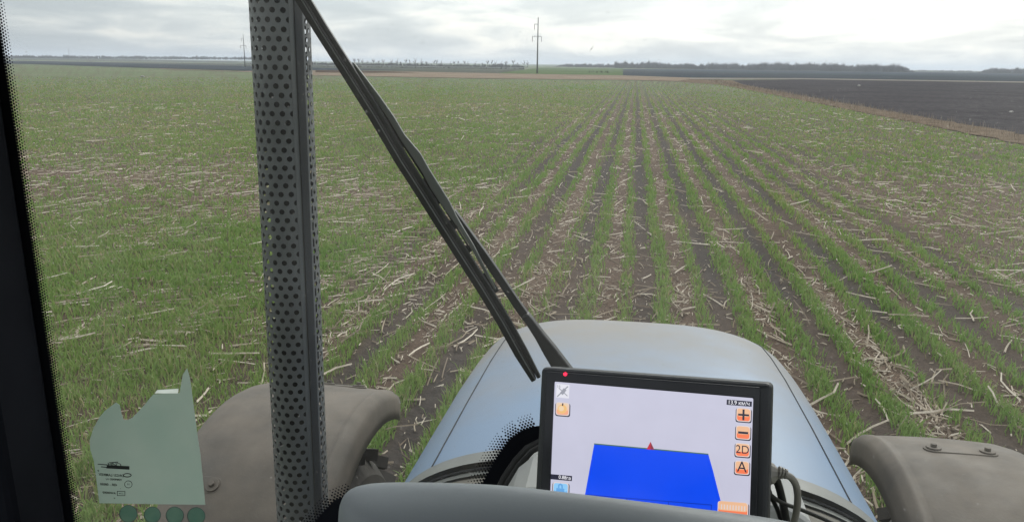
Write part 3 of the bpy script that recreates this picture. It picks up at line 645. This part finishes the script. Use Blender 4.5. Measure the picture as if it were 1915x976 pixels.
# wiper
m_wip = mat('wiper_black', (.020, .022, .024), .42, .12, 10)
m_spine = mat('wiper_frame_grey', (.20, .21, .20), .6, .1, 10)
m_wip2 = mat('wiper_frame_worn', (.17, .18, .18), .5, .12, 10)
wiper = empty('wiper'); wiper.parent = tractor
def strip(pts, wds, y0, th, name, m, side=0, bev=.0012):
    """bar following photo-plane points with width in metres"""
    P = [Vector(aty(p[0], p[1], y0)) for p in pts]; Lf = []; Rt = []
    for i, p in enumerate(P):
        t = (P[min(i+1, len(P)-1)] - P[max(i-1, 0)]).normalized(); nn = Vector((-t.z, 0, t.x))
        Lf.append(p + nn * wds[i] * (.5 + side)); Rt.append(p - nn * wds[i] * (.5 - side))
    b = MB(); b.prism(Lf + Rt[::-1], (0, th, 0)); return b.build(name, m, wiper, bevel=bev)
bl = [(545, -38), (566, 0), (598, 53), (653, 139), (702, 217), (751, 300), (791, 362), (830, 424), (867, 482), (905, 541), (942, 602), (974, 660), (1003, 710)]
strip([(x - 5, y + 3) for x, y in bl], [.0135] * 12 + [.008], 1.262, .012, 'blade_rubber', m_rub)
strip([(x + 5, y - 3) for x, y in bl], [.0125] * 12 + [.006], 1.270, .008, 'blade_holder', m_wip, 0)
strip([(x - 2, y + 1) for x, y in bl], [.002] * 13, 1.2605, .003, 'blade_edge', m_wip2, 0)
fr_o = [(660, 118, 3), (680, 148, 9), (705, 183, 12), (731, 220, 12), (752, 256, 13), (779, 292, 19), (797, 322, 17), (812, 348, 20), (833, 381, 19), (848, 406, 13), (862, 427, 9), (883, 461, 8), (906, 505, 7), (926, 542, 5)]
strip([(x, y) for x, y, _ in fr_o], [w_ * .00078 for _, _, w_ in fr_o], 1.278, .006, 'frame_spine', m_spine)
strip([(x - 6, y + 3) for x, y, _ in fr_o[1:12]], [.002] * 11, 1.2785, .0065, 'frame_web', m_wip)
for (a_, c_) in (((656, 128), (690, 180)), ((714, 210), (721, 222)), ((740, 251), (755, 275)), ((788, 336), (818, 384)), ((839, 413), (849, 430)), ((868, 462), (876, 474)), ((902, 512), (926, 548))):
    strip([a_, c_], [.016, .016], 1.281, .004, 'frame_link', m_wip)
# arm
ar = [(849, 394, 3), (864, 417, 7), (881, 443, 11), (902, 475, 16), (922, 505, 18), (946, 540, 17), (966, 570, 18), (986, 598, 18)]
strip([(x, y) for x, y, _ in ar], [w_ * .00078 for _, _, w_ in ar], 1.290, .012, 'arm', m_wip, 0, .002)
ar = [(980, 590, 17), (990, 603, 19), (1008, 629, 22), (1027, 657, 30), (1056, 700, 38), (1075, 730, 38)]
strip([(x, y) for x, y, _ in ar], [w_ * .00078 for _, _, w_ in ar], 1.284, .018, 'arm_root', m_wip, 0, .003)

# ---------------------------------------------------------------- guidance display
MO = Vector((-.0067, .8618, 2.3616)); ME = Euler((-.313, -.0813, -.2237)); MR = ME.to_matrix()
mon = empty('display_monitor', MO, ME); tag(mon, 'black framed guidance display with blue map behind grey dash cowl', 'monitor')
def ml(px, py, off=0.):   # photo point onto the display's own face
    d = Vector(ray(px, py)); nn = MR @ Vector((0, -1, 0)); t = (MO + nn * off - Vector(EYE)).dot(nn) / d.dot(nn); p = MR.transposed() @ (Vector(EYE) + d * t - MO); return p
def spoly(pts, off, m, name, parent=mon, th=.0002, px=True):
    P = [ml(*p) for p in pts] if px else [Vector((p[0], 0, p[1])) for p in pts]
    b = MB(); b.prism([(p.x, -off, p.z) for p in P], (0, th, 0)); return b.build(name, m, parent)
m_bez = mat('bezel_black', (.018, .020, .028), .38, .1, 8); m_bez2 = mat('bezel_edge', (.035, .038, .045), .5, .1, 8)
Wm, Hm = .27, .19
b = MB(); b.box((-Wm/2, -.0005, -Hm/2), (Wm/2, .038, Hm/2)); b.build('housing', m_bez2, mon, bevel=.006, bseg=3)
s_tl, s_tr, s_br, s_bl = ml(1038, 713), ml(1409, 744), ml(1401, 1000), ml(1028, 960)
o_ = [(-Wm/2 + .008, Hm/2 - .005), (Wm/2 - .012, Hm/2 - .005), (Wm/2 - .012, -Hm/2 + .006), (-Wm/2 + .008, -Hm/2 + .006)]
i_ = [(p.x, p.z) for p in (s_tl, s_tr, s_br, s_bl)]
b = MB(); b.add([(x_, -.0035, z_) for x_, z_ in o_] + [(x_, -.0035, z_) for x_, z_ in i_] + [(x_, .002, z_) for x_, z_ in i_] + [(x_, .002, z_) for x_, z_ in o_],
    [(k, (k+1) % 4, 4+(k+1) % 4, 4+k) for k in range(4)] + [(4+k, 4+(k+1) % 4, 8+(k+1) % 4, 8+k) for k in range(4)] + [(12+k, 12+(k+1) % 4, (k+1) % 4, k) for k in range(4)])
b.build('bezel', m_bez, mon, bevel=.0012)
e_bg = emis('screen_white', (.46, .46, .57), 1.0); e_blue = emis('screen_blue', (.0, .055, .72), 1.0); e_red = emis('screen_red', (.45, .02, .04)); e_dk = emis('screen_dark', (.012, .012, .03)); e_wh = emis('screen_text', (.75, .75, .8))
e_line = emis('screen_line', (.0, .02, .30)); e_sky = emis('screen_cyan', (.22, .48, .75)); e_lock = emis('screen_lock', (.10, .30, .60)); e_pale = emis('screen_pale', (.60, .52, .50)); e_or = emis('screen_orange', (.75, .17, .07)); e_org2 = emis('screen_orange_light', (.68, .40, .24)); e_gr = emis('screen_grey', (.25, .26, .30)); e_edge = emis('screen_olive', (.05, .12, .05)); e_led = emis('led_red', (1.0, .01, .05), 2.0)
spoly([(1036, 711), (1411, 742), (1403, 1002), (1026, 962)], .0008, e_bg, 'screen')
mp_ = spoly([(1112, 829), (1325, 848.5), (1334, 880), (1358, 975), (1400, 1000), (1060, 975), (1094.5, 925)], .0016, e_blue, 'field_map')
spoly([(1112, 828), (1325, 847.3), (1325.5, 849.3), (1111.6, 830)], .002, e_edge, 'map_edge', mp_)
for seg in (((1098, 924), (1332, 943)), ((1173, 930), (1172.5, 960)), ((1251, 937), (1250, 962)), ((1331, 943), (1330, 966)), ((1098, 924), (1094, 945))):
    (ax, ay), (bx, by) = seg; d_ = Vector((bx - ax, by - ay)).normalized(); n_ = Vector((-d_.y, d_.x)) * .7
    spoly([(ax + n_.x, ay + n_.y), (bx + n_.x, by + n_.y), (bx - n_.x, by - n_.y), (ax - n_.x, ay - n_.y)], .0022, e_line, 'section_line', mp_)
spoly([(1217.5, 825), (1210, 839), (1224.5, 840)], .0026, e_red, 'position_arrow')
spoly([(1217.5, 825), (1217.5, 839.6), (1224.5, 840)], .0029, emis('screen_darkred', (.2, .03, .05)), 'arrow_shade', bpy.data.objects['position_arrow'])
b = MB(); p_ = ml(1059, 699); b.tube([(p_.x, -.0032, p_.z), (p_.x, -.0046, p_.z)], .0022, 16); b.build('status_light', e_led, mon)
up_ = (ml(1220, 760) - ml(1220, 770)).normalized(); rt_ = (ml(1230, 765) - ml(1210, 763.3)).normalized()
TANG = math.atan2(rt_.z, rt_.x)
def text(body, px, py, hpx, m, parent, off, align='CENTER', squeeze=1, name='lettering'):
    cu = bpy.data.curves.new(name, 'FONT'); cu.body = body; cu.size = 1; cu.align_x = align; cu.align_y = 'CENTER'; cu.extrude = .01
    to = bpy.data.objects.new(name, cu); col.objects.link(to); dg = bpy.context.evaluated_depsgraph_get(); me = bpy.data.meshes.new_from_object(to.evaluated_get(dg)); bpy.data.objects.remove(to); me.materials.clear(); me.materials.append(m)
    o = bpy.data.objects.new(name, me); col.objects.link(o); o.parent = parent
    s_ = hpx * .9 / FPX / .72; c_ = ml(px, py)
    o.matrix_local = Matrix.Translation((c_.x, -off, c_.z)) @ Matrix.Rotation(-TANG, 4, 'Y') @ Matrix.Rotation(R_(90), 4, 'X') @ Matrix.Diagonal((s_ * squeeze, s_, .01, 1))
    return o
def rrect(cx_, cy_, w_, h_, r_, skew=.085):
    out = []
    for (sx, sy, a0) in ((1, -1, -90), (1, 1, 0), (-1, 1, 90), (-1, -1, 180)):
        for k in range(4):
            a = math.radians(a0 + 30 * k); x_, y_ = sx * (w_/2 - r_) + r_ * math.cos(a), sy * (h_/2 - r_) + r_ * math.sin(a); out.append((cx_ + x_ - y_ * .03, cy_ + y_ + x_ * skew))
    return out
def button(px, py, w_=27, h_=25, face=e_org2, sh=e_or, name='button'):
    bt = spoly(rrect(px, py + 3.2, w_ + 3, h_ + 1, 4), .0014, e_dk, name)
    spoly(rrect(px, py + 1.6, w_, h_, 4), .0019, e_pale, 'rim', bt)
    spoly(rrect(px, py + 1.6, w_ - 3, h_ - 3, 4), .0024, sh, 'face', bt); spoly(rrect(px, py - 2.6, w_ - 3.5, h_ * .58, 4), .0028, face, 'gloss', bt); return bt
bt = button(1391, 773.5); spoly([(1381, 772.3), (1401.5, 774), (1401.3, 777.6), (1380.8, 775.9)], .0033, e_dk, 'plus_sign', bt); spoly([(1389.3, 764.5), (1393.1, 764.8), (1392.6, 785), (1388.8, 784.6)], .0035, e_dk, 'plus_sign', bt)
bt = button(1390, 806.5); spoly([(1381, 805.2), (1399.8, 806.8), (1399.6, 811), (1380.8, 809.4)], .0033, e_dk, 'minus_sign', bt)
bt = button(1389, 839); text('2D', 1389, 840, 15, e_dk, bt, .0034, squeeze=.95)
bt = button(1388, 872); text('A', 1388, 872.5, 20, e_dk, bt, .0034, squeeze=.95)
bt = button(1371, 949, 57, 26); spoly(rrect(1371, 944, 52, 14, 3), .0031, e_org2, 'gloss', bt)
for k in range(9): x_ = 1349 + k * 5.4; spoly([(x_, 941 + k * .46), (x_ + 2.2, 941.2 + k * .46), (x_ + 2.0, 950 + k * .46), (x_ - .2, 949.8 + k * .46)], .0036, e_pale, 'worn_letter', bt)
bt = button(1053, 762.5, 25, 24, emis('screen_tan', (.66, .50, .36)), emis('screen_peach', (.72, .33, .2)))
spoly([(1053 + 8.5 * math.cos(a), 764 + 8.5 * math.sin(a)) for a in np.linspace(0, 6.0, 18)], .0033, emis('screen_amber', (.70, .42, .16)), 'disc', bt); spoly([(1053 + 5 * math.cos(a) - 1.5, 763 + 5 * math.sin(a)) for a in np.linspace(0, 6.0, 14)], .0037, emis('screen_sand', (.68, .52, .34)), 'disc', bt)
spoly([(1053.3, 753), (1055.6, 753.3), (1055, 758), (1052.8, 757.8)], .0041, e_dk, 'tick', bt)
sat = spoly([(1041.5, 717), (1065.5, 719), (1064.5, 744.5), (1040.5, 742.3)], .0013, emis('screen_tile', (.62, .62, .68)), 'satellite_icon')
for (p0, p1, w_) in (((1043, 741), (1063, 722), 2.2), ((1046, 725), (1062, 740), 1.6), ((1051, 736), (1058, 727), 6.5)):
    d_ = Vector((p1[0]-p0[0], p1[1]-p0[1])).normalized(); n_ = Vector((-d_.y, d_.x)) * w_ / 2; spoly([(p0[0]+n_.x, p0[1]+n_.y), (p1[0]+n_.x, p1[1]+n_.y), (p1[0]-n_.x, p1[1]-n_.y), (p0[0]-n_.x, p0[1]-n_.y)], .0018 + w_ * .0001, e_gr, 'satellite', sat)
text('16', 1046, 722, 6, e_gr, sat, .0028)
sp1 = spoly([(1359.5, 746.5), (1406.5, 750.2), (1406, 760), (1359, 756.2)], .0014, e_dk, 'speed_readout'); text('13.9 км/ч', 1382, 753.2, 7.4, e_wh, sp1, .0019, squeeze=.93)
sp2 = spoly([(1031, 885.5), (1070.5, 889), (1070, 898.6), (1030.8, 895)], .0014, e_dk, 'area_readout'); text('0.88га', 1057, 892.3, 6.8, e_wh, sp2, .0019)
bt = button(1049.5, 912.5, 29, 26, e_sky, emis('screen_azure', (.12, .36, .68)), 'lock_button'); spoly([(1042, 911), (1057, 912.3), (1056.5, 925), (1041.5, 923.7)], .0033, e_lock, 'padlock', bt)
spoly([(1045, 911), (1045.5, 905), (1049.8, 902), (1054, 905.7), (1054.2, 911.8), (1051.5, 911.6), (1051.3, 907), (1049.7, 905.3), (1048, 906.6), (1047.6, 911.2)], .0034, e_lock, 'shackle', bt)
# display arm
b = MB(); b.tube([(0, .03, -.02), (0, .09, -.06), (.01, .16, -.16)], .014, 10); b.build('mount_arm', m_black, mon, True)
# cables behind the display, right
m_cab = mat('grey_cable', (.30, .285, .255), .6, .08, 12); m_cabk = mat('black_cable', (.02, .02, .022), .5, .08, 12)
def cabpts(l): return [Vector(aty(px, py, y_)) for px, py, y_ in l]
def smooth(P, k=6):
    out = []
    for i in range(len(P) - 1):
        p0, p1, p2, p3 = P[max(i-1, 0)], P[i], P[i+1], P[min(i+2, len(P)-1)]
        for j in range(k):
            t = j / k; out.append(.5 * ((2*p1) + (-p0+p2)*t + (2*p0-5*p1+4*p2-p3)*t*t + (-p0+3*p1-3*p2+p3)*t*t*t))
    return out + [P[-1]]
cb = empty('cable', aty(1460, 880, .88)); tag(cb, 'beige grey cable with ribbed plug curving down right of display', 'cable')
def pb(mb, name, m, root, **k): o = mb.build(name, m, None, **k); o.parent = root; o.matrix_parent_inverse = Matrix.Translation(root.location).inverted(); return o
b = MB(); b.tube(smooth(cabpts([(1466, 886, .88), (1480, 893, .885), (1490, 912, .89), (1491, 945, .90), (1483, 985, .92)])), .0042, 10); pb(b, 'cord', m_cab, cb, smooth=True)
b = MB(); b.tube(cabpts([(1434, 884, .885), (1446, 884, .88), (1455, 884, .88)]), [.014, .012, .006], 10); pb(b, 'plug', m_cab, cb, smooth=False, bevel=.001)
for k in range(3): b = MB(); b.tube(cabpts([(1455 + k * 6, 882.5 + k * 1.2, .88), (1458.5 + k * 6, 883.6 + k * 1.2, .88)]), .0075 - k * .0008, 10); pb(b, 'rib', m_cab, cb)
for nm_, pts, r_, lab in (('cable', [(1436, 878, .90), (1452, 897, .91), (1462, 930, .93), (1474, 990, .95)], .0048, 'thick black cable hanging down beside the display'), ('cable', [(1434, 918, .89), (1460, 938, .92), (1500, 953, .97), (1545, 972, 1.02), (1580, 990, 1.06)], .0026, 'thin black cable running right along the cowl'), ('cable', [(1430, 892, .93), (1441, 925, .93), (1455, 955, .95), (1466, 990, .96)], .0030, 'black cable nearest the display edge')):
    P_ = smooth(cabpts(pts)); b = MB(); b.tube(P_, r_, 8); o = b.build(nm_, m_cabk, None, True); tag(o, lab, 'cable', None)

# ---------------------------------------------------------------- torn film and painted round reflections on the glass
q = NT('green_film'); dif = q.b; q.b.inputs['Roughness'].default_value = .5
nz = q.mix(q.rng(q.noise(9, 3), .3, .7), (.52, .60, .54), (.46, .56, .50)); q.l(nz, q.b.inputs['Base Color'])
tl = q.n('ShaderNodeBsdfTranslucent'); q.l(nz, tl.inputs[0]); m1 = q.n('ShaderNodeMixShader'); m1.inputs[0].default_value = .48; q.l(q.b.outputs[0], m1.inputs[1]); q.l(tl.outputs[0], m1.inputs[2])
tr = q.n('ShaderNodeBsdfTransparent'); m2 = q.n('ShaderNodeMixShader'); m2.inputs[0].default_value = .10; q.l(m1.outputs[0], m2.inputs[1]); q.l(tr.outputs[0], m2.inputs[2]); q.l(m2.outputs[0], q.out.inputs[0]); m_film = q.m
YS = YG - .0032
stk = empty('sticker', aty(280, 860, YS)); tag(stk, 'torn pale green film with small black markings on lower left windscreen', 'sticker')
outl = [(350, 688), (355, 706), (357, 719), (362, 757), (367, 795), (371, 825), (375, 850), (380, 900), (384, 943), (300, 942), (186, 940), (181, 900), (176, 862), (169, 840), (168, 822), (175, 800), (186, 780), (196, 768), (208, 759), (217, 752), (224, 757), (227, 772), (231, 784), (238, 785), (247, 781), (258, 770), (270, 757), (279, 746), (287, 737), (310, 735), (336, 734), (339, 718), (342, 700)]
b = MB(); b.prism([gp(*p, YS) for p in outl], (0, -.0004, 0)); pb(b, 'film', m_film, stk)
q = NT('white_backing'); q.b.inputs['Base Color'].default_value = (.85, .87, .85, 1); tl = q.n('ShaderNodeBsdfTranslucent'); q.l(q.mix(q.rng(q.noise(20, 3), .3, .7), (.86, .88, .86), (.74, .78, .75)), tl.inputs[0]); m1 = q.n('ShaderNodeMixShader'); m1.inputs[0].default_value = .75; q.l(q.b.outputs[0], m1.inputs[1]); q.l(tl.outputs[0], m1.inputs[2]); q.l(m1.outputs[0], q.out.inputs[0]); m_wfold = q.m
b = MB()
b.add([gp(289, 735, YS - .002), gp(294, 729, YS - .007), gp(334, 726.5, YS - .007), (gp(332.5, 735, YS - .002))], [(0, 1, 2, 3)]); pb(b, 'folded_edge', m_wfold, stk, solid=.0006)
m_ink = mat('black_ink', (.015, .02, .018), .6, .05, 8)
b = MB(); b.prism([gp(*p, YS - .0006) for p in ((200, 869), (242, 871), (242, 877.5), (199, 875))], (0, -.0003, 0))
for l_ in ([(183, 866.5), (201, 867.8)], [(189, 871.5), (200, 872.4)], [(204, 864), (221, 862.5)]):
    (ax, ay), (bx, by) = l_; b.prism([gp(ax, ay, YS - .0006), gp(bx, by, YS - .0006), gp(bx, by + 1.6, YS - .0006), gp(ax, ay + 1.4, YS - .0006)], (0, -.0003, 0))
pb(b, 'logo_bar', m_ink, stk)
def stext(body, px, py, hpx, flipx=True, flipy=False, sq=1., name='lettering'):
    cu = bpy.data.curves.new(name, 'FONT'); cu.body = body; cu.size = 1; cu.align_x = 'CENTER'; cu.align_y = 'CENTER'; cu.extrude = .01; cu.offset = .012
    to = bpy.data.objects.new(name, cu); col.objects.link(to); dg = bpy.context.evaluated_depsgraph_get(); me = bpy.data.meshes.new_from_object(to.evaluated_get(dg)); bpy.data.objects.remove(to); me.materials.clear(); me.materials.append(m_ink)
    o = bpy.data.objects.new(name, me); col.objects.link(o); o.parent = stk; s_ = hpx * 1.5 / FPX / .72; c_ = Vector(aty(px, py, YS - .0012)) - Vector(stk.location)
    o.matrix_local = Matrix.Translation(c_) @ Matrix.Rotation(R_(-2), 4, 'Y') @ Matrix.Rotation(R_(90), 4, 'X') @ Matrix.Diagonal(((-s_ if flipx else s_) * sq, -s_ if flipy else s_, .01, 1))
stext('CNH', 214, 868, 7, True, True, 1.3)
stext('DRG21 LAMIKEX', 208, 888, 5.2, True, sq=.95); stext('TEMPERED 1U', 213, 896, 3.8, True); stext('43R - 00050', 203, 905.5, 5, True); stext('.', 225, 911, 6); stext('AW00000', 204, 921, 4.6, True); stext('o', 214, 930.5, 4); stext('*', 184, 881, 6)
b = MB()
def ringp(cx_, cy_, rx_, ry_, w_, n_=20, sq_=False):
    pts = [(math.cos(a), math.sin(a)) for a in np.linspace(0, 2*math.pi, n_, endpoint=False)]
    if sq_: pts = [(-1, -1), (1, -1), (1, 1), (-1, 1)]
    m_ = len(pts); O_ = [gp(cx_ + x_ * rx_, cy_ + y_ * ry_, YS - .0009) for x_, y_ in pts]; I_ = [gp(cx_ + x_ * (rx_ - w_), cy_ + y_ * (ry_ - w_), YS - .0009) for x_, y_ in pts]
    b.add(O_ + I_, [(k, (k+1) % m_, m_ + (k+1) % m_, m_ + k) for k in range(m_)])
ringp(240, 905, 7.5, 7, .9); ringp(226.5, 922, 7.5, 4.5, .9, sq_=True); ringp(238, 888, 8, 4, 1.6)
pb(b, 'approval_marks', m_ink, stk, solid=.0003); stext('11', 240, 905, 4); stext('1.1m', 226.5, 922, 3.6)
q = NT('reflection_tint'); q.b.inputs['Base Color'].default_value = (.12, .24, .19, 1); nz = q.mix(q.rng(q.noise(30, 3), .3, .7), (.10, .22, .17), (.16, .27, .21)); q.l(nz, q.b.inputs['Base Color'])
tl = q.n('ShaderNodeBsdfTranslucent'); q.l(nz, tl.inputs[0]); m1 = q.n('ShaderNodeMixShader'); m1.inputs[0].default_value = .5; q.l(q.b.outputs[0], m1.inputs[1]); q.l(tl.outputs[0], m1.inputs[2])
tr = q.n('ShaderNodeBsdfTransparent'); m2 = q.n('ShaderNodeMixShader'); m2.inputs[0].default_value = .22; q.l(m1.outputs[0], m2.inputs[1]); q.l(tr.outputs[0], m2.inputs[2]); q.l(m2.outputs[0], q.out.inputs[0])
m_dkg = mat('reflection_rim', (.06, .10, .085), .6, .05, 8)
for i, (cx_, cy_, r_, lab) in enumerate(((240, 960, 17, 'leftmost painted round green reflection below the torn film'), (285, 962, 16, 'painted grey green round reflection, second from left below the film'), (327, 963, 17, 'painted round green reflection third from left below the film'), (367, 964, 17, 'rightmost painted round green reflection below the torn film'))):
    rt = empty('round_reflection', aty(cx_, cy_, YS)); tag(rt, lab, 'sticker', 'painted round reflections under the torn film')  # tinted discs stand in for circular reflections in the glass
    b = MB(); b.prism([gp(cx_ + r_ * math.cos(a), cy_ + r_ * math.sin(a) * .97, YS) for a in np.linspace(0, 2*math.pi, 28, endpoint=False)], (0, -.0004, 0)); pb(b, 'disc', q.m, rt)
    b = MB(); ringp(cx_, cy_, r_, r_ * .97, 1.3, 28); pb(b, 'outline', m_dkg, rt, solid=.0003)

# ---------------------------------------------------------------- air
HAZE = 1
if HAZE:
    hq = NT('haze'); hq.t.nodes.remove(hq.b); pv = hq.n('ShaderNodeVolumePrincipled'); pv.inputs['Color'].default_value = (.82, .89, 1.0, 1); pv.inputs['Density'].default_value = .00026; pv.inputs['Anisotropy'].default_value = .3
    hq.l(pv.outputs[0], hq.out.inputs['Volume'])
    b = MB(); b.box((-9100, -9100, -1.5), (9100, 9100, 40)); o = b.build('haze', hq.m); tag(o, 'thin pale haze over the plain', None, None, 'stuff')
bpy.context.view_layer.update()
